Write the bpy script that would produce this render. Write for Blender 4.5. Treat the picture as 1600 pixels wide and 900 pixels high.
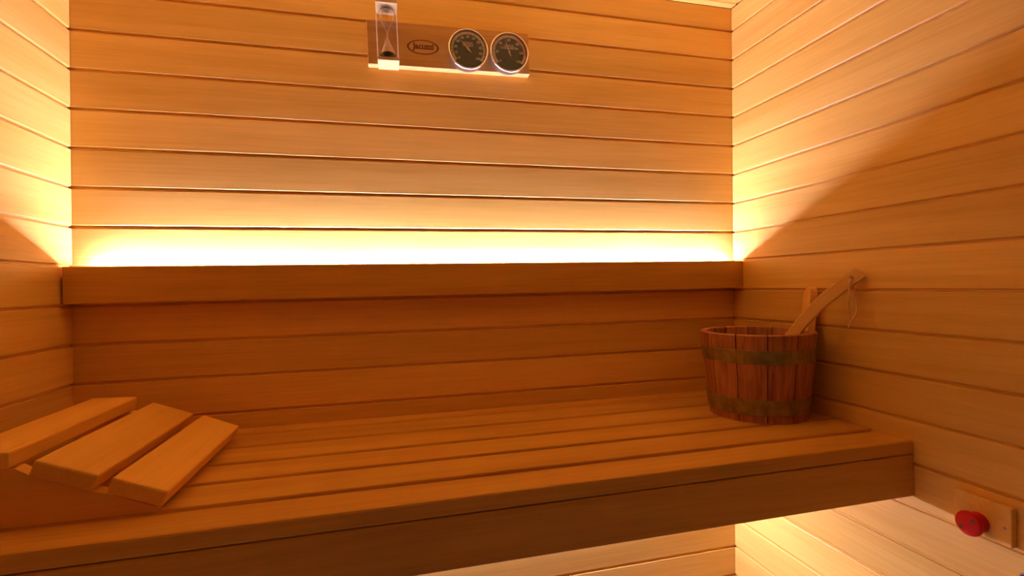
import bpy, bmesh, math, random
from mathutils import Vector, Matrix

# ---------------------------------------------------------------- camera, world, exposure
for o in list(bpy.data.objects):
    bpy.data.objects.remove(o)
SC = bpy.context.scene
COL = SC.collection
H0 = 1.76                 # measured heights are relative to a wall joint 1.76 m above the floor
WID = 1.75134             # clear width at that joint
LEAN = 0.012              # the side walls stand 0.7 degrees out of plumb
PITCH = 0.09              # wall plank pitch
FLEN = 767.169            # focal length in pixels of the 1600 px wide frame

cd = bpy.data.cameras.new('camera')
cam = bpy.data.objects.new('camera', cd)
COL.objects.link(cam)
rt = Vector((0.96968964, -0.24352755, -0.01990825))
up = Vector((0.02091127, 0.00153398, 0.99978016))
fw = Vector((0.24344348, 0.96989277, -0.00657995))
cam.matrix_world = Matrix(((rt.x, up.x, -fw.x, 0.69205), (rt.y, up.y, -fw.y, -1.33002),
                           (rt.z, up.z, -fw.z, -0.60067 + H0), (0, 0, 0, 1)))
cd.sensor_fit = 'HORIZONTAL'
cd.sensor_width = 36.0
cd.lens = FLEN / 1600 * 36.0
cd.clip_start = 0.01
SC.camera = cam

wd = bpy.data.worlds.new('world')
SC.world = wd
wd.use_nodes = True
wd.node_tree.nodes['Background'].inputs[0].default_value = (0.9, 0.75, 0.5, 1)
wd.node_tree.nodes['Background'].inputs[1].default_value = 0.06
vs = SC.view_settings
vs.view_transform = 'Standard'
vs.look = 'None'
vs.gamma = 1.0
vs.exposure = 0.0
vs.use_curve_mapping = False
SC.cycles.diffuse_bounces = 8
SC.cycles.max_bounces = 14

LED_COLOR = (1.0, 1.0, 1.80)
LED_TILT = 18.0
LED_UPPER = 295.0
LED_LOWER = 400.0

# ---------------------------------------------------------------- materials
def new_mat(name):
    m = bpy.data.materials.new(name)
    m.use_nodes = True
    nt = m.node_tree
    return m, nt, nt.nodes['Principled BSDF']

def wood(name, light, dark, axis='X', rough=0.48, streak=16.0, fine=190.0, contrast=1.0, jitter=0.10, bump=0.05, spec=0.4):
    m, nt, b = new_mat(name)
    N, L = nt.nodes.new, nt.links.new
    tc = N('ShaderNodeTexCoord'); oi = N('ShaderNodeObjectInfo')
    off = N('ShaderNodeVectorMath'); off.operation = 'SCALE'
    off.inputs[0].default_value = (17.3, 9.1, 31.7)
    L(oi.outputs['Random'], off.inputs['Scale'])
    add = N('ShaderNodeVectorMath'); add.operation = 'ADD'
    L(tc.outputs['Object'], add.inputs[0]); L(off.outputs[0], add.inputs[1])
    def stretched(along, across):
        mp = N('ShaderNodeMapping')
        s = [across] * 3
        s['XYZ'.index(axis)] = along
        mp.inputs['Scale'].default_value = s
        L(add.outputs[0], mp.inputs['Vector'])
        return mp
    mp1 = stretched(1.1, streak)
    n1 = N('ShaderNodeTexNoise'); n1.inputs['Scale'].default_value = 1.0
    n1.inputs['Detail'].default_value = 5.0; n1.inputs['Roughness'].default_value = 0.6
    n1.inputs['Distortion'].default_value = 0.6
    L(mp1.outputs[0], n1.inputs['Vector'])
    mp2 = stretched(5.0, fine)
    n2 = N('ShaderNodeTexNoise'); n2.inputs['Scale'].default_value = 1.0
    n2.inputs['Detail'].default_value = 3.0
    L(mp2.outputs[0], n2.inputs['Vector'])
    mixf = N('ShaderNodeMath'); mixf.operation = 'MULTIPLY_ADD'
    L(n2.outputs['Fac'], mixf.inputs[0]); mixf.inputs[1].default_value = 0.45
    L(n1.outputs['Fac'], mixf.inputs[2])
    cr = N('ShaderNodeValToRGB')
    mid = 0.725
    cr.color_ramp.elements[0].position = max(0.0, mid - 0.30 / contrast)
    cr.color_ramp.elements[0].color = (*dark, 1)
    cr.color_ramp.elements[1].position = min(1.0, mid + 0.22 / contrast)
    cr.color_ramp.elements[1].color = (*light, 1)
    L(mixf.outputs[0], cr.inputs['Fac'])
    hsv = N('ShaderNodeHueSaturation')
    mr = N('ShaderNodeMapRange')
    mr.inputs['To Min'].default_value = 1.0 - jitter; mr.inputs['To Max'].default_value = 1.0 + jitter * 0.6
    L(oi.outputs['Random'], mr.inputs['Value'])
    L(mr.outputs[0], hsv.inputs['Value']); L(cr.outputs['Color'], hsv.inputs['Color'])
    L(hsv.outputs[0], b.inputs['Base Color'])
    b.inputs['Roughness'].default_value = rough
    b.inputs['Specular IOR Level'].default_value = spec
    bp = N('ShaderNodeBump'); bp.inputs['Strength'].default_value = bump * 4; bp.inputs['Distance'].default_value = 0.0006
    L(n2.outputs['Fac'], bp.inputs['Height']); L(bp.outputs[0], b.inputs['Normal'])
    return m

def plain(name, color, rough=0.5, metallic=0.0, vary=0.0, scale=60.0, spec=0.5):
    m, nt, b = new_mat(name)
    b.inputs['Roughness'].default_value = rough
    b.inputs['Metallic'].default_value = metallic
    b.inputs['Specular IOR Level'].default_value = spec
    if vary:
        N, L = nt.nodes.new, nt.links.new
        tc = N('ShaderNodeTexCoord'); n = N('ShaderNodeTexNoise')
        n.inputs['Scale'].default_value = scale; n.inputs['Detail'].default_value = 4
        L(tc.outputs['Object'], n.inputs['Vector'])
        cr = N('ShaderNodeValToRGB')
        cr.color_ramp.elements[0].color = (*[c * (1 - vary) for c in color], 1)
        cr.color_ramp.elements[1].color = (*[min(1, c * (1 + vary)) for c in color], 1)
        cr.color_ramp.elements[0].position = 0.3; cr.color_ramp.elements[1].position = 0.7
        L(n.outputs['Fac'], cr.inputs['Fac']); L(cr.outputs[0], b.inputs['Base Color'])
    else:
        b.inputs['Base Color'].default_value = (*color, 1)
    return m

def glow(name, color, strength):
    m, nt, b = new_mat(name)
    b.inputs['Base Color'].default_value = (0.8, 0.8, 0.75, 1)
    b.inputs['Emission Color'].default_value = (*color, 1)
    b.inputs['Emission Strength'].default_value = strength
    return m

def glass_mat(name, tint=(1, 1, 1)):
    m, nt, b = new_mat(name)
    b.inputs['Base Color'].default_value = (*tint, 1)
    b.inputs['Roughness'].default_value = 0.02
    b.inputs['Transmission Weight'].default_value = 1.0
    b.inputs['IOR'].default_value = 1.45
    return m

M = {}
M['wall'] = wood('wall_wood', (0.85, 0.505, 0.103), (0.70, 0.380, 0.056), rough=0.45, spec=0.4, contrast=1.35, jitter=0.13)
M['ceil'] = wood('ceiling_wood', (0.85, 0.505, 0.103), (0.70, 0.380, 0.056), rough=0.45, spec=0.4, contrast=1.35, jitter=0.13)
M['bench'] = wood('bench_wood', (0.69, 0.345, 0.045), (0.55, 0.250, 0.026), streak=11, rough=0.55, spec=0.25, contrast=1.5)
M['rest'] = wood('headrest_wood', (0.88, 0.47, 0.075), (0.77, 0.385, 0.050), streak=14, rough=0.6, jitter=0.06, spec=0.25, contrast=1.4)
M['panel'] = wood('panel_wood', (0.60, 0.32, 0.085), (0.42, 0.20, 0.045), streak=22, rough=0.5, spec=0.3)
M['stave'] = wood('stave_wood', (0.50, 0.185, 0.05), (0.28, 0.080, 0.02), axis='Z', streak=60, fine=260, contrast=1.6, jitter=0.18, rough=0.5)
M['ladle'] = wood('ladle_wood', (0.84, 0.47, 0.12), (0.72, 0.37, 0.08), streak=30, rough=0.5)
M['brass'] = plain('aged_brass', (0.30, 0.22, 0.06), rough=0.45, metallic=0.75, vary=0.25, scale=45)
M['chrome'] = plain('chrome', (0.85, 0.74, 0.62), rough=0.12, metallic=1.0)
M['steel'] = plain('dull_steel', (0.30, 0.28, 0.26), rough=0.4, metallic=0.9)
M['case'] = plain('gauge_case', (0.34, 0.26, 0.19), rough=0.35, metallic=0.9)
M['dial'] = plain('dial_black', (0.010, 0.007, 0.005), rough=0.55, spec=0.2)
M['ring'] = plain('scale_ring', (0.78, 0.56, 0.46), rough=0.6)
M['olive'] = plain('scale_olive', (0.60, 0.52, 0.15), rough=0.6)
M['redz'] = plain('scale_red', (0.80, 0.26, 0.15), rough=0.6)
M['print'] = plain('dial_print', (0.85, 0.65, 0.50), rough=0.6)
M['needle'] = plain('needle_paint', (0.90, 0.72, 0.52), rough=0.5)
M['brand'] = plain('branded_mark', (0.14, 0.035, 0.012), rough=0.7)
M['glass'] = glass_mat('clear_glass')
M['tint'] = glass_mat('pane_glass', (0.93, 0.95, 0.94))
M['sand'] = plain('dark_sand', (0.012, 0.009, 0.008), rough=0.8, vary=0.5, scale=900)
M['pale'] = wood('pale_block', (0.52, 0.33, 0.12), (0.45, 0.27, 0.09), streak=40, rough=0.5, jitter=0.02)
M['red'] = plain('red_plastic', (0.66, 0.006, 0.004), rough=0.5, vary=0.05, spec=0.3)
M['mark'] = plain('grey_mark', (0.12, 0.12, 0.08), rough=0.5)
M['black'] = plain('black_plastic', (0.02, 0.015, 0.012), rough=0.5)
M['string'] = plain('string', (0.80, 0.52, 0.22), rough=0.9, vary=0.2, scale=400)
M['alu'] = plain('aluminium', (0.7, 0.7, 0.7), rough=0.4, metallic=1.0)
M['tile'] = plain('floor_tile', (0.22, 0.17, 0.13), rough=0.6, vary=0.2, scale=8)
M['led_up'] = glow('led_upper', LED_COLOR, LED_UPPER)
M['led_dn'] = glow('led_lower', LED_COLOR, LED_LOWER)

# ---------------------------------------------------------------- helpers
def link(name, me, mat=None, parent=None, loc=(0, 0, 0), rot=(0, 0, 0), smooth=False):
    if mat is not None and not me.materials:
        me.materials.append(M[mat])
    if smooth:
        for p in me.polygons:
            p.use_smooth = True
    o = bpy.data.objects.new(name, me)
    COL.objects.link(o)
    o.location = loc
    o.rotation_euler = rot
    o.parent = parent
    return o

def thing(name, label, cat, loc=(0, 0, 0), rot=(0, 0, 0), group=None):
    o = bpy.data.objects.new(name, None)
    o.empty_display_size = 0.05
    COL.objects.link(o)
    o.location = loc
    o.rotation_euler = rot
    o['label'] = label
    o['category'] = cat
    if group:
        o['group'] = group
    return o

def mesh_of(bm, name):
    me = bpy.data.meshes.new(name)
    bmesh.ops.recalc_face_normals(bm, faces=bm.faces)
    bm.to_mesh(me)
    bm.free()
    return me

def box_me(sx, sy, sz, bevel=0.0, seg=1, name='box'):
    bm = bmesh.new()
    bmesh.ops.create_cube(bm, size=1.0)
    bmesh.ops.scale(bm, vec=(sx, sy, sz), verts=bm.verts)
    if bevel:
        bmesh.ops.bevel(bm, geom=bm.edges[:], offset=bevel, segments=seg, profile=0.5, affect='EDGES')
    return mesh_of(bm, name)

def box(name, lo, hi, mat, parent=None, bevel=0.0, seg=1, smooth=False):
    c = [(a + b) / 2 for a, b in zip(lo, hi)]
    s = [b - a for a, b in zip(lo, hi)]
    return link(name, box_me(*s, bevel, seg, name), mat, parent, c, smooth=smooth)

def prism_me(section, length, name, bevel=0.0):
    """section: list of (y, z); extruded along X from -length/2 to length/2"""
    bm = bmesh.new()
    a = [bm.verts.new((-length / 2, y, z)) for y, z in section]
    b = [bm.verts.new((length / 2, y, z)) for y, z in section]
    bm.faces.new(a); bm.faces.new(b)
    n = len(section)
    for i in range(n):
        bm.faces.new((a[i], a[(i + 1) % n], b[(i + 1) % n], b[i]))
    if bevel:
        bmesh.ops.bevel(bm, geom=bm.edges[:], offset=bevel, segments=1, affect='EDGES')
    return mesh_of(bm, name)

def lathe_me(profile, n=32, name='lathe', cap=True):
    """profile: list of (r, z) revolved about Z"""
    bm = bmesh.new()
    rings = []
    for r, z in profile:
        if r < 1e-6:
            rings.append([bm.verts.new((0, 0, z))])
        else:
            rings.append([bm.verts.new((r * math.cos(2 * math.pi * i / n), r * math.sin(2 * math.pi * i / n), z)) for i in range(n)])
    for A, B in zip(rings, rings[1:]):
        for i in range(n):
            j = (i + 1) % n
            if len(A) == 1 and len(B) == 1:
                continue
            if len(A) == 1:
                bm.faces.new((A[0], B[i], B[j]))
            elif len(B) == 1:
                bm.faces.new((A[i], A[j], B[0]))
            else:
                bm.faces.new((A[i], A[j], B[j], B[i]))
    return mesh_of(bm, name)

def tube_me(points, radius, n=8, name='tube', closed=False):
    bm = bmesh.new()
    pts = [Vector(p) for p in points]
    k = len(pts)
    rings = []
    prev = None
    for i, p in enumerate(pts):
        a = pts[(i - 1) % k] if (closed or i > 0) else p
        b = pts[(i + 1) % k] if (closed or i < k - 1) else p
        t = (b - a).normalized()
        if prev is None:
            ref = Vector((0, 0, 1)) if abs(t.z) < 0.9 else Vector((1, 0, 0))
            u = t.cross(ref).normalized()
        else:
            u = (prev - t * prev.dot(t)).normalized()
        prev = u
        v = t.cross(u)
        rings.append([bm.verts.new(p + radius * (math.cos(2 * math.pi * j / n) * u + math.sin(2 * math.pi * j / n) * v)) for j in range(n)])
    pairs = list(zip(rings, rings[1:]))
    if closed:
        pairs.append((rings[-1], rings[0]))
    else:
        bm.faces.new(rings[0]); bm.faces.new(rings[-1])
    for A, B in pairs:
        for j in range(n):
            bm.faces.new((A[j], A[(j + 1) % n], B[(j + 1) % n], B[j]))
    return mesh_of(bm, name)

def smooth_curve(pts, sub=6):
    """Catmull-Rom through the points"""
    P = [Vector(p) for p in pts]
    P = [P[0] * 2 - P[1]] + P + [P[-1] * 2 - P[-2]]
    out = []
    for i in range(1, len(P) - 2):
        for s in range(sub):
            t = s / sub
            a, b, c, d = P[i - 1], P[i], P[i + 1], P[i + 2]
            out.append(0.5 * ((2 * b) + (c - a) * t + (2 * a - 5 * b + 4 * c - d) * t * t + (3 * b - a - 3 * c + d) * t ** 3))
    out.append(P[-2].copy())
    return out

def text_bm(bm, s, size, x, y, rot=0.0, depth=0.0004, bold=0.0, sx=1.0, shear=0.0):
    """adds flat lettering (text plane = local X right, Z up, facing -Y) centred at x, y"""
    cu = bpy.data.curves.new('lettering', 'FONT')
    cu.body = s; cu.size = size; cu.extrude = depth; cu.offset = bold; cu.shear = shear
    cu.align_x = 'CENTER'; cu.align_y = 'CENTER'
    cu.resolution_u = 3
    ob = bpy.data.objects.new('lettering_tmp', cu)
    COL.objects.link(ob)
    dg = bpy.context.evaluated_depsgraph_get()
    me = bpy.data.meshes.new_from_object(ob.evaluated_get(dg))
    bpy.data.objects.remove(ob)
    bpy.data.curves.remove(cu)
    xs = [v.co.x for v in me.vertices]; ys = [v.co.y for v in me.vertices]
    cx, cy = (min(xs) + max(xs)) / 2, (min(ys) + max(ys)) / 2
    for v in me.vertices:
        px, py, pz = (v.co.x - cx) * sx, v.co.y - cy, v.co.z
        c, q = math.cos(rot), math.sin(rot)
        v.co = (x + c * px - q * py, -pz, y + q * px + c * py)
    bm.from_mesh(me)
    bpy.data.meshes.remove(me)

def ring_sector(bm, r0, r1, a0, a1, y0, y1, n=24, ex=1.0, ez=1.0):
    """flat ring piece in the XZ plane; angles from 12 o'clock, clockwise as seen from -Y"""
    prev = None
    for i in range(n + 1):
        a = math.radians(a0 + (a1 - a0) * i / n)
        sx, cz = math.sin(a) * ex, math.cos(a) * ez
        cur = [bm.verts.new((r * sx, y, r * cz)) for r, y in ((r0, y0), (r1, y0), (r1, y1), (r0, y1))]
        if prev:
            for j in range(4):
                bm.faces.new((prev[j], prev[(j + 1) % 4], cur[(j + 1) % 4], cur[j]))
        else:
            first = cur
        prev = cur
    if abs(abs(a1 - a0) - 360) > 1e-3:
        bm.faces.new(first); bm.faces.new(prev)

def xl(z): return LEAN * z            # left wall face at measured height z
def xr(z): return WID + LEAN * z      # right wall face

# ---------------------------------------------------------------- room shell
CEIL = 0.2525
FLOOR = -H0
FRONT = -1.46
def struct(o):
    o['kind'] = 'structure'
    return o
struct(box('floor', (-0.10, FRONT - 0.06, -0.05), (WID + 0.10, 0.06, 0.0), 'tile'))
ceil = struct(box('ceiling', (-0.06, FRONT - 0.05, CEIL + H0 + 0.012), (WID + 0.07, 0.05, CEIL + H0 + 0.05), 'ceil'))
wb = struct(box('wall_back', (-0.07, 0.012, 0.0), (WID + 0.07, 0.05, CEIL + H0 + 0.012), 'wall'))
tilt = math.atan(LEAN)
zc = (CEIL + FLOOR) / 2
wl = struct(link('wall_left', box_me(0.04, -FRONT, CEIL + H0, 0, 1, 'wall_left'), 'wall', None,
                 (xl(zc) - 0.0325, FRONT / 2, zc + H0), (0, tilt, 0)))
wr = struct(link('wall_right', box_me(0.04, -FRONT, CEIL + H0, 0, 1, 'wall_right'), 'wall', None,
                 (xr(zc) + 0.0325, FRONT / 2, zc + H0), (0, tilt, 0)))
# the front is glazed: clear panes in a timber frame, a dark room beyond
wf = struct(box('wall_front', (-0.07, FRONT - 0.045, CEIL + H0 - 0.07), (WID + 0.07, FRONT, CEIL + H0 + 0.012), 'wall'))
for fx in (-0.06, WID - 0.05):
    o = box('post', (fx, FRONT - 0.045, 0.0), (fx + 0.08, FRONT, CEIL + H0 - 0.07), 'wall', wf)
    o.location -= wf.location
d1 = struct(box('door_1', (0.50, FRONT - 0.028, 0.006), (1.16, FRONT - 0.020, CEIL + H0 - 0.073), 'tint'))
o = box('door_handle', (0.535, FRONT - 0.020, 0.90), (0.56, FRONT + 0.03, 1.10), 'bench', d1); o.location -= d1.location
struct(box('window_1', (0.023, FRONT - 0.028, 0.0), (0.497, FRONT - 0.020, CEIL + H0 - 0.071), 'tint'))
struct(box('window_2', (1.163, FRONT - 0.028, 0.0), (1.698, FRONT - 0.020, CEIL + H0 - 0.071), 'tint'))

# plank profile, outward = -Y: shiplap boards with a rounded lower lip and a recessed joint
hp = PITCH / 2
PROFILE = [(-0.0060, -hp), (-0.0060, -hp + 0.0030), (-0.0030, -hp + 0.0034), (0.0, -hp + 0.0060),
           (0.0, hp - 0.0036), (-0.0010, hp - 0.0024), (-0.0060, hp - 0.0018), (-0.0060, hp), (-0.012, hp), (-0.012, -hp)]
PROFILE = [(-d, z) for d, z in PROFILE]      # d is depth behind the face -> +Y
def fix_name(o, n):
    o.name = n
    return o
def put(o, parent):
    """parent keeping the world place"""
    bpy.context.view_layer.update()
    mw = o.matrix_world.copy()
    o.parent = parent
    o.matrix_parent_inverse = parent.matrix_world.inverted()
    o.matrix_world = mw

bpy.context.view_layer.update()
me_back = prism_me(PROFILE, WID + 0.06, 'wall_plank_back')
me_side = prism_me(PROFILE, -FRONT - 0.002, 'wall_plank_side')
# joint k lies at -PITCH*k ; the plank above joint k is centred half a pitch higher
for k in range(-2, 20):
    zm = -PITCH * k + hp
    if zm + hp > CEIL + 0.001 + hp:
        continue
    if zm - hp < FLOOR:
        continue
    o = link('wall_plank', me_back, 'wall', None, (WID / 2 + LEAN * zm, 0, zm + H0)); put(o, wb)
    o = link('wall_plank', me_side, 'wall', None, (xl(zm), FRONT / 2, zm + H0)); o.rotation_euler = (Matrix.Rotation(tilt, 3, 'Y') @ Matrix.Rotation(math.radians(90), 3, 'Z')).to_euler(); put(o, wl)
    o = link('wall_plank', me_side, 'wall', None, (xr(zm), FRONT / 2, zm + H0)); o.rotation_euler = (Matrix.Rotation(tilt, 3, 'Y') @ Matrix.Rotation(math.radians(-90), 3, 'Z')).to_euler(); put(o, wr)
# the cut plank under the ceiling
ztop0, ztop1 = PITCH * 2 + PITCH - 0.0, CEIL
cut_h = CEIL - 0.18
CUT = [(0.006, 0), (0.006, 0.0030), (0.0030, 0.0034), (0, 0.006), (0, cut_h - 0.002), (0.0015, cut_h), (0.012, cut_h), (0.012, 0)]
me_cb = prism_me(CUT, WID + 0.06, 'wall_plank_top_back'); me_cs = prism_me(CUT, -FRONT - 0.002, 'wall_plank_top_side')
for o in list(wb.children):
    if o.matrix_world.translation.z > 0.18 + H0:
        bpy.data.objects.remove(o)
for w in (wl, wr):
    for o in list(w.children):
        if o.matrix_world.translation.z > 0.18 + H0:
            bpy.data.objects.remove(o)
o = link('wall_plank', me_cb, 'wall', None, (WID / 2 + LEAN * .2, 0, 0.18 + H0)); put(o, wb)
o = link('wall_plank', me_cs, 'wall', None, (xl(.18), FRONT / 2, 0.18 + H0)); o.rotation_euler = (Matrix.Rotation(tilt, 3, 'Y') @ Matrix.Rotation(math.radians(90), 3, 'Z')).to_euler(); put(o, wl)
o = link('wall_plank', me_cs, 'wall', None, (xr(.18), FRONT / 2, 0.18 + H0)); o.rotation_euler = (Matrix.Rotation(tilt, 3, 'Y') @ Matrix.Rotation(math.radians(-90), 3, 'Z')).to_euler(); put(o, wr)
# ceiling boards run along the back wall
CEILP = [(-(z), d) for d, z in PROFILE]      # outward = down
me_ceil = prism_me([(z, d) for d, z in PROFILE], WID - 0.004, 'ceiling_plank')
ncl = int(-FRONT / PITCH)
for i in range(ncl):
    yc = -0.028 - hp - PITCH * (i - 1) if i else None
    if i == 0:
        o = link('ceiling_plank', prism_me([(-0.028 + 0.0046, 0), (-0.0015, 0), (0, 0.0015), (0, 0.012), (-0.028, 0.012), (-0.028, 0.005), (-0.028 + 0.002, 0.005)], WID - 0.004, 'ceiling_plank_edge'),
                 'ceil', None, (WID / 2 + LEAN * CEIL, 0, CEIL + H0))
    else:
        o = link('ceiling_plank', me_ceil, 'ceil', None, (WID / 2 + LEAN * CEIL, yc, CEIL + H0))
    put(o, ceil)

# ---------------------------------------------------------------- backrest ledge with hidden light
ZT, ZB = -0.5415, -0.6240
ledge = thing('backrest_ledge', 'long wooden backrest ledge on the back wall with light glowing behind it', 'ledge',
              (WID / 2, 0, ZB + H0))
def L2(o, parent):
    put(o, parent)
    return o
bpy.context.view_layer.update()
L2(box('front_board', (xl(-.58) + 0.0045, -0.0460, ZB + H0), (xr(-.58) - 0.0008, -0.034, ZT + H0), 'bench', None, 0.0018, 2), ledge)
L2(box('batten', (xl(-.58) + 0.0045, -0.034, ZB + H0 + 0.002), (xr(-.58) - 0.002, 0.0, -0.5605 + H0), 'bench'), ledge)

LED_Y, LED_Z = -0.012, -0.5535
x0, x1 = xl(-.55) + 0.050, xr(-.55) - 0.034
# the channel is turned a little towards the wall
ls = link('light_channel', box_me(x1 - x0, 0.014, 0.004, 0, 1, 'channel'), 'alu', None, ((x0 + x1) / 2, LED_Y, LED_Z + H0 - 0.0032), (math.radians(-LED_TILT), 0, 0))
put(ls, ledge)
link('light_diffuser', box_me(x1 - x0, 0.0125, 0.001, 0, 1, 'diffuser'), 'led_up', ls, (0, 0, 0.0028))

# ---------------------------------------------------------------- bench
BZ = -0.9396
BT = 0.0285
bench = thing('sauna_bench', 'wide slatted wooden sauna bench with a deep front board across the back wall', 'bench', (WID / 2, -0.27, H0 - 1.055))
bpy.context.view_layer.update()
bx0, bx1 = xl(BZ) + 0.003, xr(BZ) - 0.0008
edges = [0.0, -0.0577, -0.1575, -0.2635, -0.3610, -0.4640]
for i, e in enumerate(edges):
    y1 = e - (0.007 if i else 0.002)
    y0 = (edges[i + 1] + 0.007) if i < 5 else -0.5470
    nm = 'slat'
    L2(box(nm, (bx0, y0, BZ - BT + H0), (bx1, y1, BZ + H0), 'bench', None, 0.003 if i < 5 else 0.004, 2), bench)
L2(box('front_board', (bx0, -0.5470, -1.0550 + H0), (bx1, -0.5210, BZ - BT - 0.0012 + H0), 'bench', None, 0.0018, 1), bench)
for xa in (bx0, WID / 2 - 0.03, bx1 - 0.045):
    L2(box('bearer', (xa, -0.5210, BZ - BT - 0.042 + H0), (xa + 0.045, -0.0, BZ - BT + H0), 'bench', None, 0.002), bench)
L2(box('back_rail', (bx0 + 0.045, -0.028, BZ - BT - 0.042 + H0), (WID / 2 - 0.03, -0.0, BZ - BT - 0.0005 + H0), 'bench', None, 0.002), bench)
L2(box('back_rail', (WID / 2 + 0.015, -0.028, BZ - BT - 0.042 + H0), (bx1 - 0.045, -0.0, BZ - BT - 0.0005 + H0), 'bench', None, 0.002), bench)

# light strip under the bench, tilted out and down
ls2 = thing('light_strip', 'warm light strip under the bench shining on the lower walls', 'light strip', (WID / 2, -0.022, -1.0180 + H0), (math.radians(-8), 0, 0))
link('channel', box_me(1.60, 0.012, 0.006, 0, 1, 'channel'), 'alu', ls2, (0, 0, -0.001))
link('diffuser', box_me(1.60, 0.008, 0.001, 0, 1, 'diffuser'), 'led_dn', ls2, (0, 0, -0.0048))

# ---------------------------------------------------------------- headrest
hr = thing('headrest', 'slatted wooden wedge headrest lying on the left end of the bench', 'headrest', (0.20, -0.286, BZ + H0))
bpy.context.view_layer.update()
Y0, Y1 = -0.472, -0.100
def head_slat(ax, az, bx_, bz_, t=0.0255):
    w = math.hypot(bx_ - ax, bz_ - az)
    ang = math.atan2(bz_ - az, bx_ - ax)
    me = box_me(Y1 - Y0, w, t, 0.0035, 2, 'headrest_slat')
    mx, mz = (ax + bx_) / 2, (az + bz_) / 2
    nx, nz = -math.sin(ang), math.cos(ang)
    o = link('slat', me, 'rest', None, (mx - nx * t / 2, (Y0 + Y1) / 2, mz - nz * t / 2 + H0))
    o.rotation_euler = (Matrix.Rotation(-ang, 3, 'Y') @ Matrix.Rotation(math.radians(90), 3, 'Z')).to_euler()
    put(o, hr)
    return o
head_slat(0.076, -0.8235, 0.1590, -0.8265)
head_slat(0.1885, -0.8405, 0.2675, -0.8720)
head_slat(0.2845, -0.8765, 0.3580, -0.9075)
# two wedge sides carry the slats
side_prof = [(0.070, BZ), (0.3380, BZ), (0.3380, -0.9330), (0.2735, -0.9045), (0.2560, -0.8995), (0.1790, -0.8675), (0.1590, -0.8540), (0.070, -0.8500)]
for yy in (-0.462, -0.132):
    bm = bmesh.new()
    a = [bm.verts.new((x, yy, z + H0 + 0.0003)) for x, z in side_prof]
    b = [bm.verts.new((x, yy + 0.022, z + H0 + 0.0003)) for x, z in side_prof]
    bm.faces.new(a); bm.faces.new(b)
    for i in range(len(a)):
        bm.faces.new((a[i], a[(i + 1) % len(a)], b[(i + 1) % len(a)], b[i]))
    o = link('side_panel', mesh_of(bm, 'side_panel'), 'rest'); put(o, hr)

# ---------------------------------------------------------------- bucket
BX, BY, RT, RB, BH = 1.6022, -0.2627, 0.1341, 0.1151, 0.2093
bk = thing('sauna_bucket', 'round wooden stave bucket with two brass hoops in the bench corner', 'bucket', (BX, BY, BZ + H0 + 0.0005))
TH = 0.016
def r_out(z): return RB + (RT - RB) * z / BH
def stave(a0, a1, ztop, ear=None):
    bm = bmesh.new()
    n = 4
    cols = []
    def col(a, zt):
        c, s = math.cos(a), math.sin(a)
        v = []
        # outer faces kept a little flatter than the circle: the stave is a plank
        for r, z in ((r_out(0), 0.004), (r_out(0.004) , 0.0), (r_out(0) - TH, 0.0), (r_out(zt) - TH, zt - 0.002), (r_out(zt) - TH + 0.002, zt), (r_out(zt) - 0.002, zt), (r_out(zt), zt - 0.002)):
            v.append(bm.verts.new((r * c, r * s, z)))
        return v
    for i in range(n + 1):
        t = i / n
        a = a0 + (a1 - a0) * t
        flat = 1.0 - 0.008 * (1 - abs(2 * t - 1) ** 2) * 0 
        cols.append(col(a, ztop))
    for A, B in zip(cols, cols[1:]):
        for j in range(7):
            bm.faces.new((A[j], A[(j + 1) % 7], B[(j + 1) % 7], B[j]))
    bm.faces.new(cols[0]); bm.faces.new(cols[-1])
    return mesh_of(bm, 'stave')
gap = math.radians(0.6)
for i in range(12):
    a0, a1 = math.radians(30 * i), math.radians(30 * (i + 1))
    link('stave', stave(a0 + gap, a1 - gap, BH), 'stave', bk)
# the lifting ear: one stave carried on above the rim with a rounded head
def ear():
    bm = bmesh.new()
    a0, a1 = math.radians(331), math.radians(349.5)
    am, ha = (a0 + a1) / 2, (a1 - a0) / 2
    z0, zt = BH - 0.001, 0.318
    rows = []
    zs = [z0 + (zt - z0) * t for t in (0, 0.25, 0.5, 0.72, 0.82, 0.90, 0.96, 1.0)]
    fr = [1.0, 0.97, 0.95, 0.93, 0.87, 0.74, 0.52, 0.2]
    for z, f in zip(zs, fr):
        row = []
        for s, r in ((-1, r_out(z)), (0, r_out(z)), (1, r_out(z)), (1, r_out(z) - TH), (0, r_out(z) - TH), (-1, r_out(z) - TH)):
            a = am + s * ha * f
            row.append(bm.verts.new((r * math.cos(a), r * math.sin(a), z)))
        rows.append(row)
    for A, B in zip(rows, rows[1:]):
        for j in range(6):
            bm.faces.new((A[j], A[(j + 1) % 6], B[(j + 1) % 6], B[j]))
    bm.faces.new(rows[0]); bm.faces.new(rows[-1])
    bmesh.ops.recalc_face_normals(bm, faces=bm.faces)
    return mesh_of(bm, 'ear')
link('handle_ear', ear(), 'ladle', bk)
def hoop(z0, z1):
    pr = [(r_out(z0) + 0.0004, z0), (r_out(z0) + 0.0016, z0 + 0.0008), (r_out(z1) + 0.0016, z1 - 0.0008), (r_out(z1) + 0.0004, z1), (r_out(z1) - 0.001, z1), (r_out(z0) - 0.001, z0), (r_out(z0) + 0.0004, z0)]
    return lathe_me(pr, 48, 'hoop')
h1 = link('hoop', hoop(0.1405, 0.1735), 'brass', bk, smooth=False)
h2 = link('hoop', hoop(0.0175, 0.0560), 'brass', bk, smooth=False)
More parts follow.
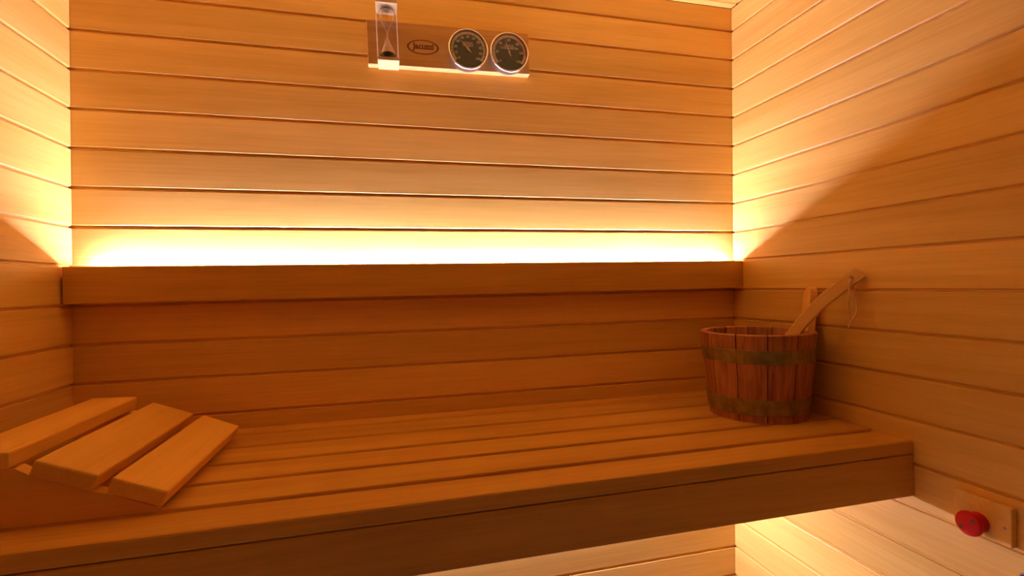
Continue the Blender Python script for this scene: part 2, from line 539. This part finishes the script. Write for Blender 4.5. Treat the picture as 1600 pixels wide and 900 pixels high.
for hh, z in ((h1, 0.157), (h2, 0.037)):
    for da in (-0.035, 0.035):
        a = math.radians(197) + da
        rv = link('rivet', lathe_me([(0.0, 0.0012), (0.0018, 0.0009), (0.0026, 0.0)], 10, 'rivet'), 'brass', hh,
                  ((r_out(z) + 0.0012) * math.cos(a), (r_out(z) + 0.0012) * math.sin(a), z))
        rv.rotation_euler = (0, math.pi / 2, a)
link('bucket_bottom', lathe_me([(0.0, 0.012), (RB - TH + 0.004, 0.012), (RB - TH + 0.004, 0.026), (0.0, 0.026)], 36, 'bucket_bottom'), 'stave', bk)

# ---------------------------------------------------------------- ladle
ld = thing('ladle', 'wooden ladle with a curved handle and string loop leaning out of the bucket', 'ladle', (1.548, -0.262, BZ + H0 + 0.03))
bpy.context.view_layer.update()
cen = [(1.5560, -0.2885, -0.8860), (1.5900, -0.3175, -0.8150), (1.6284, -0.3503, -0.7360), (1.6538, -0.3717, -0.6900), (1.6776, -0.3917, -0.6539),
       (1.7007, -0.4111, -0.6261), (1.7150, -0.4230, -0.6100), (1.7345, -0.4396, -0.5892)]
cen = [(x, y, z + H0) for x, y, z in cen]
CN = smooth_curve(cen, 5)
NP = Vector((-0.64, -0.77, 0)).normalized()
def handle_mesh():
    bm = bmesh.new()
    rows = []
    K = len(CN)
    for i, p in enumerate(CN):
        t = (CN[min(i + 1, K - 1)] - CN[max(i - 1, 0)]).normalized()
        w = NP.cross(t).normalized()
        if w.z < 0: w = -w
        nn = t.cross(w).normalized()
        if nn.dot(NP) < 0: nn = -nn
        ang = math.radians(20)
        w2 = w * math.cos(ang) - nn * math.sin(ang)
        n2 = nn * math.cos(ang) + w * math.sin(ang)
        f = i / (K - 1)
        hw = 0.0115 + 0.0030 * min(1, f * 1.5)
        ht = 0.0055
        c = 0.0018
        sec = [(-hw, -ht + c), (-hw, ht - c), (-hw + c, ht), (hw - c, ht), (hw, ht - c), (hw, -ht + c), (hw - c, -ht), (-hw + c, -ht)]
        rows.append([bm.verts.new(p + w2 * a + n2 * b) for a, b in sec])
    for A, B in zip(rows, rows[1:]):
        for j in range(8):
            bm.faces.new((A[j], A[(j + 1) % 8], B[(j + 1) % 8], B[j]))
    bm.faces.new(rows[0]); bm.faces.new(rows[-1])
    return mesh_of(bm, 'handle')
hd = link('handle', handle_mesh(), 'ladle')
HOLE = Vector((1.7186, -0.4262, -0.6010 + H0))
cut = link('hole_cutter', lathe_me([(0, -0.04), (0.0050, -0.04), (0.0050, 0.04), (0, 0.04)], 16, 'cutter'))
cut.location = HOLE
cut.rotation_euler = (Matrix.Rotation(math.radians(22), 3, 'Z') @ NP).to_track_quat('Z', 'Y').to_euler()
bo = hd.modifiers.new('hole', 'BOOLEAN'); bo.object = cut; bo.operation = 'DIFFERENCE'; bo.solver = 'EXACT'
bpy.context.view_layer.update()
dg = bpy.context.evaluated_depsgraph_get()
me2 = bpy.data.meshes.new_from_object(hd.evaluated_get(dg))
hd.modifiers.clear(); hd.data = me2
bpy.data.objects.remove(cut)
if not hd.data.materials: hd.data.materials.append(M['ladle'])
put(hd, ld)
bowl = link('bowl', lathe_me([(0.0, 0.0), (0.030, 0.002), (0.041, 0.014), (0.046, 0.036), (0.042, 0.036), (0.036, 0.016), (0.026, 0.008), (0.0, 0.006)], 28, 'bowl'), 'ladle', None,
            (1.5330, -0.2690, BZ + H0 + 0.0285), smooth=True); put(bowl, ld)
loop = [(1.7186, -0.4262, -0.6020), (1.7152, -0.4245, -0.6110), (1.7147, -0.4235, -0.6308), (1.7148, -0.4235, -0.6600), (1.7162, -0.4242, -0.6850), (1.7195, -0.4270, -0.6985),
        (1.7250, -0.4320, -0.6880), (1.7285, -0.4347, -0.6680), (1.7275, -0.4325, -0.6450), (1.7262, -0.4275, -0.6164), (1.7235, -0.4205, -0.6040)]
push = [0.004, 0.012, 0.012, 0.007, 0.002, 0, 0, 0, -0.003, -0.009, -0.010]     # in front of the handle, through the hole, behind it
loop = [(x + NP.x * d, y + NP.y * d, z + H0) for (x, y, z), d in zip(loop, push)]
st = link('string_loop', tube_me(smooth_curve(loop, 5) , 0.0017, 6, 'string_loop', closed=True), 'string', smooth=True); put(st, ld)
kn = []
bmk = bmesh.new(); bmesh.ops.create_icosphere(bmk, subdivisions=2, radius=0.0034)
bmesh.ops.scale(bmk, vec=(1, 0.8, 1.25), verts=bmk.verts)
kt = link('knot', mesh_of(bmk, 'knot'), 'string', None, (1.7193, -0.4268, -0.7015 + H0), smooth=True); put(kt, st)
tl = link('string_tail', tube_me(smooth_curve([(1.7190, -0.4266, -0.703 + H0), (1.7170, -0.4250, -0.709 + H0), (1.7155, -0.4236, -0.7155 + H0)], 3), 0.0022, 6, 'tail'), 'string', smooth=True); put(tl, st)

# ---------------------------------------------------------------- instruments on the back wall
PT = math.radians(-1.2)        # hung slightly out of level
PXC, PZC = 0.8670, 0.0325
ib = thing('instrument_board', 'wooden instrument board with burnt oval emblem high on the back wall', 'board', (PXC, 0, PZC + H0), (0, PT, 0))
link('board', box_me(0.4310, 0.0220, 0.1130, 0.0012, 1, 'board'), 'panel', ib, (0, -0.0110, 0))
bm = bmesh.new()
ring_sector(bm, 0.885, 1.0, 0, 360, -0.0224, -0.0218, 64, 0.0415, 0.0190)
em = link('emblem_ring', mesh_of(bm, 'emblem_ring'), 'brand', ib, (-0.0745, 0, -0.0035))
em.rotation_euler = (0, 0, 0)
bm = bmesh.new()
text_bm(bm, 'Jacuzzi', 0.0210, 0, 0, 0, 0.0002, 0.0009, 0.95, 0.0)
link('emblem_lettering', mesh_of(bm, 'emblem_lettering'), 'brand', ib, (-0.0745, -0.0222, -0.0035))

def gauge(name, label, cx, cz, values, lines, needle_deg, zones):
    R = 0.0540
    g = thing(name, label, 'gauge', (cx, -0.0222, cz + H0), (0, PT, 0))
    D = 0.0285
    to_front = (math.radians(90), 0, 0)        # lathe axis Z -> -Y
    link('case', lathe_me([(0.0, 0.0), (R - 0.004, 0.0), (R - 0.003, 0.002), (R - 0.003, D - 0.006), (R - 0.004, D - 0.0055), (0.0, D - 0.0055)], 48, 'case'), 'case', g, (0, 0, 0), to_front)
    link('bezel', lathe_me([(R - 0.0035, D - 0.008), (R - 0.0008, D - 0.0075), (R, D - 0.005), (R - 0.0006, D - 0.0018), (R - 0.0025, D), (R - 0.0045, D - 0.0008), (R - 0.0055, D - 0.003), (R - 0.0060, D - 0.0050), (R - 0.0035, D - 0.008)], 64, 'bezel'),
         'chrome', g, (0, 0, 0), to_front, True)
    fy = -(D - 0.0052)
    dial = link('dial', lathe_me([(0.0, 0.0), (R - 0.0056, 0.0), (R - 0.0056, 0.0004), (0.0, 0.0004)], 48, 'dial'), 'dial', g, (0, fy + 0.0003, 0), to_front)
    A = 132.0
    for (a0, a1, mt) in zones:
        bm = bmesh.new()
        ring_sector(bm, 0.735 * R, 0.855 * R, a0 * A, a1 * A, fy - 0.0006, fy - 0.0002, max(4, int(40 * (a1 - a0))))
        link('scale_band', mesh_of(bm, 'scale_band'), mt, g)
    bm = bmesh.new()
    nt = (len(values) - 1)
    for i in range(nt * 2 + 1):
        a = -A + 2 * A * i / (nt * 2)
        ring_sector(bm, 0.735 * R, (0.855 if i % 2 == 0 else 0.79) * R, a - 0.6, a + 0.6, fy - 0.0009, fy - 0.0007, 1)
    link('scale_ticks', mesh_of(bm, 'scale_ticks'), 'dial', g)
    bm = bmesh.new()
    for i, v in enumerate(values):
        a = math.radians(-A + 2 * A * i / nt)
        text_bm(bm, str(v), 0.0088, 0.625 * R * math.sin(a), 0.625 * R * math.cos(a), 0, 0.00015, 0.0002)
    for s, sz, zz in lines:
        text_bm(bm, s, sz, 0, zz * R, 0, 0.00015, 0.0001)
    link('dial_lettering', mesh_of(bm, 'dial_lettering'), 'print', g, (0, fy - 0.0004, 0))
    # needle
    bm = bmesh.new()
    pts = [(-0.0003, 0.66 * R), (0.0003, 0.66 * R), (0.0011, 0.10 * R), (0.0022, 0.03 * R), (0.0018, -0.04 * R), (0.0011, -0.20 * R), (-0.0011, -0.20 * R), (-0.0018, -0.04 * R), (-0.0022, 0.03 * R), (-0.0011, 0.10 * R)]
    a = [bm.verts.new((x, fy - 0.0028, z)) for x, z in pts]
    b = [bm.verts.new((x, fy - 0.0022, z)) for x, z in pts]
    bm.faces.new(a); bm.faces.new(b)
    for i in range(len(a)):
        bm.faces.new((a[i], a[(i + 1) % len(a)], b[(i + 1) % len(a)], b[i]))
    nd = link('needle', mesh_of(bm, 'needle'), 'needle', g)
    nd.rotation_euler = (0, math.radians(needle_deg), 0)
    link('hub', lathe_me([(0.0, 0.0), (0.0022, 0.0), (0.0022, 0.003), (0.0, 0.0034)], 16, 'hub'), 'needle', g, (0, fy, 0), to_front)
    link('cover_glass', lathe_me([(0.0, 0.0), (R - 0.0058, 0.0), (R - 0.0058, 0.0008), (0.0, 0.0008)], 48, 'cover_glass'), 'glass', g, (0, fy - 0.0034, 0), to_front)
    return g
gauge('hygrometer', 'round black dial gauge with olive zone, nearer the oval emblem', 0.9085, 0.0215, list(range(0, 101, 10)),
      [('SAUNA', 0.0080, 0.32), ('HYGRO', 0.0080, 0.20), ('%', 0.0060, 0.10)], -42.6,
      [(-1, -0.80, 'ring'), (-0.80, -0.45, 'olive'), (-0.45, 1, 'ring')])
gauge('thermometer', 'round black dial gauge with red zone, at the right end of the board', 1.0200, 0.0238, list(range(0, 121, 20)),
      [('SAUNA', 0.0080, 0.34), ('THERMOMETER', 0.0072, 0.22)], -17.8,
      [(-1, 0.20, 'ring'), (0.20, 0.76, 'redz'), (0.76, 1, 'ring')])

sg = thing('sand_timer', 'upright glass sand timer with dark sand in a pale frame on the board', 'sand timer', (0.7020, -0.0500, 0.0355 + H0), (0, PT, 0))
for z0, z1 in ((-0.0755, -0.0665), (0.0665, 0.0755)):
    link('end_block', box_me(0.0525, 0.0560, z1 - z0, 0.0012, 1, 'end_block'), 'pale', sg, (0, 0, (z0 + z1) / 2))
for s in (-1, 1):
    link('side_rod', tube_me([(s * 0.0252, 0.024, -0.0665), (s * 0.0252, 0.024, 0.0665)], 0.0010, 8, 'side_rod'), 'needle', sg)
half = [(0.0016, 0.0), (0.0022, 0.004), (0.0050, 0.010), (0.0105, 0.021), (0.0160, 0.032), (0.0198, 0.042), (0.0212, 0.050), (0.0200, 0.057), (0.0160, 0.0625), (0.0100, 0.0650), (0.0085, 0.0664)]
outer = [(r, -z) for r, z in reversed(half)] + half[1:]
inner = [(max(r - 0.0008, 0.0009), z * 0.985) for r, z in outer]
def shell(pr, flip):
    bm = bmesh.new(); me = lathe_me(pr, 36, 'shell'); bm.from_mesh(me); bpy.data.meshes.remove(me)
    if flip:
        bmesh.ops.reverse_faces(bm, faces=bm.faces)
    return bm
b1 = shell([(0, -0.0664)] + outer + [(0, 0.0664)], False)
b2 = shell([(0, -0.0652)] + inner + [(0, 0.0652)], True)
tmp = bpy.data.meshes.new('tmp'); b2.to_mesh(tmp); b2.free(); b1.from_mesh(tmp); bpy.data.meshes.remove(tmp)
gb = bpy.data.meshes.new('glass_bulb'); b1.to_mesh(gb); b1.free()
link('glass_bulb', gb, 'glass', sg, smooth=True)
link('sand_heap', lathe_me([(0, -0.0635), (0.0130, -0.0620), (0.0182, -0.0565), (0.0196, -0.0520), (0.0150, -0.0470), (0.0080, -0.0430), (0.0, -0.0415)], 28, 'sand_heap'), 'sand', sg, smooth=True)

# ---------------------------------------------------------------- red push button on the right wall
bt = thing('push_button', 'red mushroom push button on a wooden plate, low on the right wall', 'push button', (xr(-1.04), -0.665, -1.0430 + H0))
bpy.context.view_layer.update()
pl = link('plate', box_me(0.012, 0.0900, 0.0690, 0.0012, 1, 'plate'), 'wall', None, (xr(-1.04) - 0.0062, -0.6735, -1.0400 + H0)); put(pl, bt)
to_left = (0, math.radians(-90), 0)
bxx, byy, bzz = xr(-1.05) - 0.0120, -0.6690, -1.0500
nk = link('button_neck', lathe_me([(0, 0), (0.0175, 0), (0.0175, 0.004), (0.0165, 0.016), (0.0175, 0.022), (0, 0.022)], 32, 'button_neck'), 'red', None, (bxx, byy, bzz + H0), to_left, False); put(nk, bt)
hdm = link('button_head', lathe_me([(0, 0.014), (0.018, 0.016), (0.0215, 0.020), (0.0220, 0.0235), (0.0208, 0.0262), (0.016, 0.0272), (0, 0.0278)], 40, 'button_head'), 'red', None, (bxx, byy, bzz + H0), to_left, True); put(hdm, bt)
for dy, dz in ((-0.0085, 0.0075), (0.0105, -0.0095)):
    mk = link('arrow_mark', box_me(0.0006, 0.0060, 0.0048, 0, 1, 'arrow_mark'), 'mark', None, (bxx - 0.0277, byy + dy, bzz + dz + H0)); put(mk, hdm)
sw = link('screw', lathe_me([(0, 0.0008), (0.0020, 0.0006), (0.0026, 0)], 12, 'screw'), 'steel', None, (xr(-1.04) - 0.0122, -0.7085, -1.0430 + H0), to_left); put(sw, bt)
kb = thing('wall_knob', 'small dark round knob on the right wall below the red button', 'knob', (xr(-1.118), -0.7330, -1.1210 + H0))
link('base', lathe_me([(0, 0), (0.0105, 0), (0.0105, 0.002), (0, 0.002)], 24, 'base'), 'steel', kb, (0, 0, 0), to_left)
link('cap', lathe_me([(0, 0.002), (0.0080, 0.002), (0.0080, 0.008), (0.0065, 0.010), (0, 0.0105)], 24, 'cap'), 'black', kb, (0, 0, 0), to_left, True)
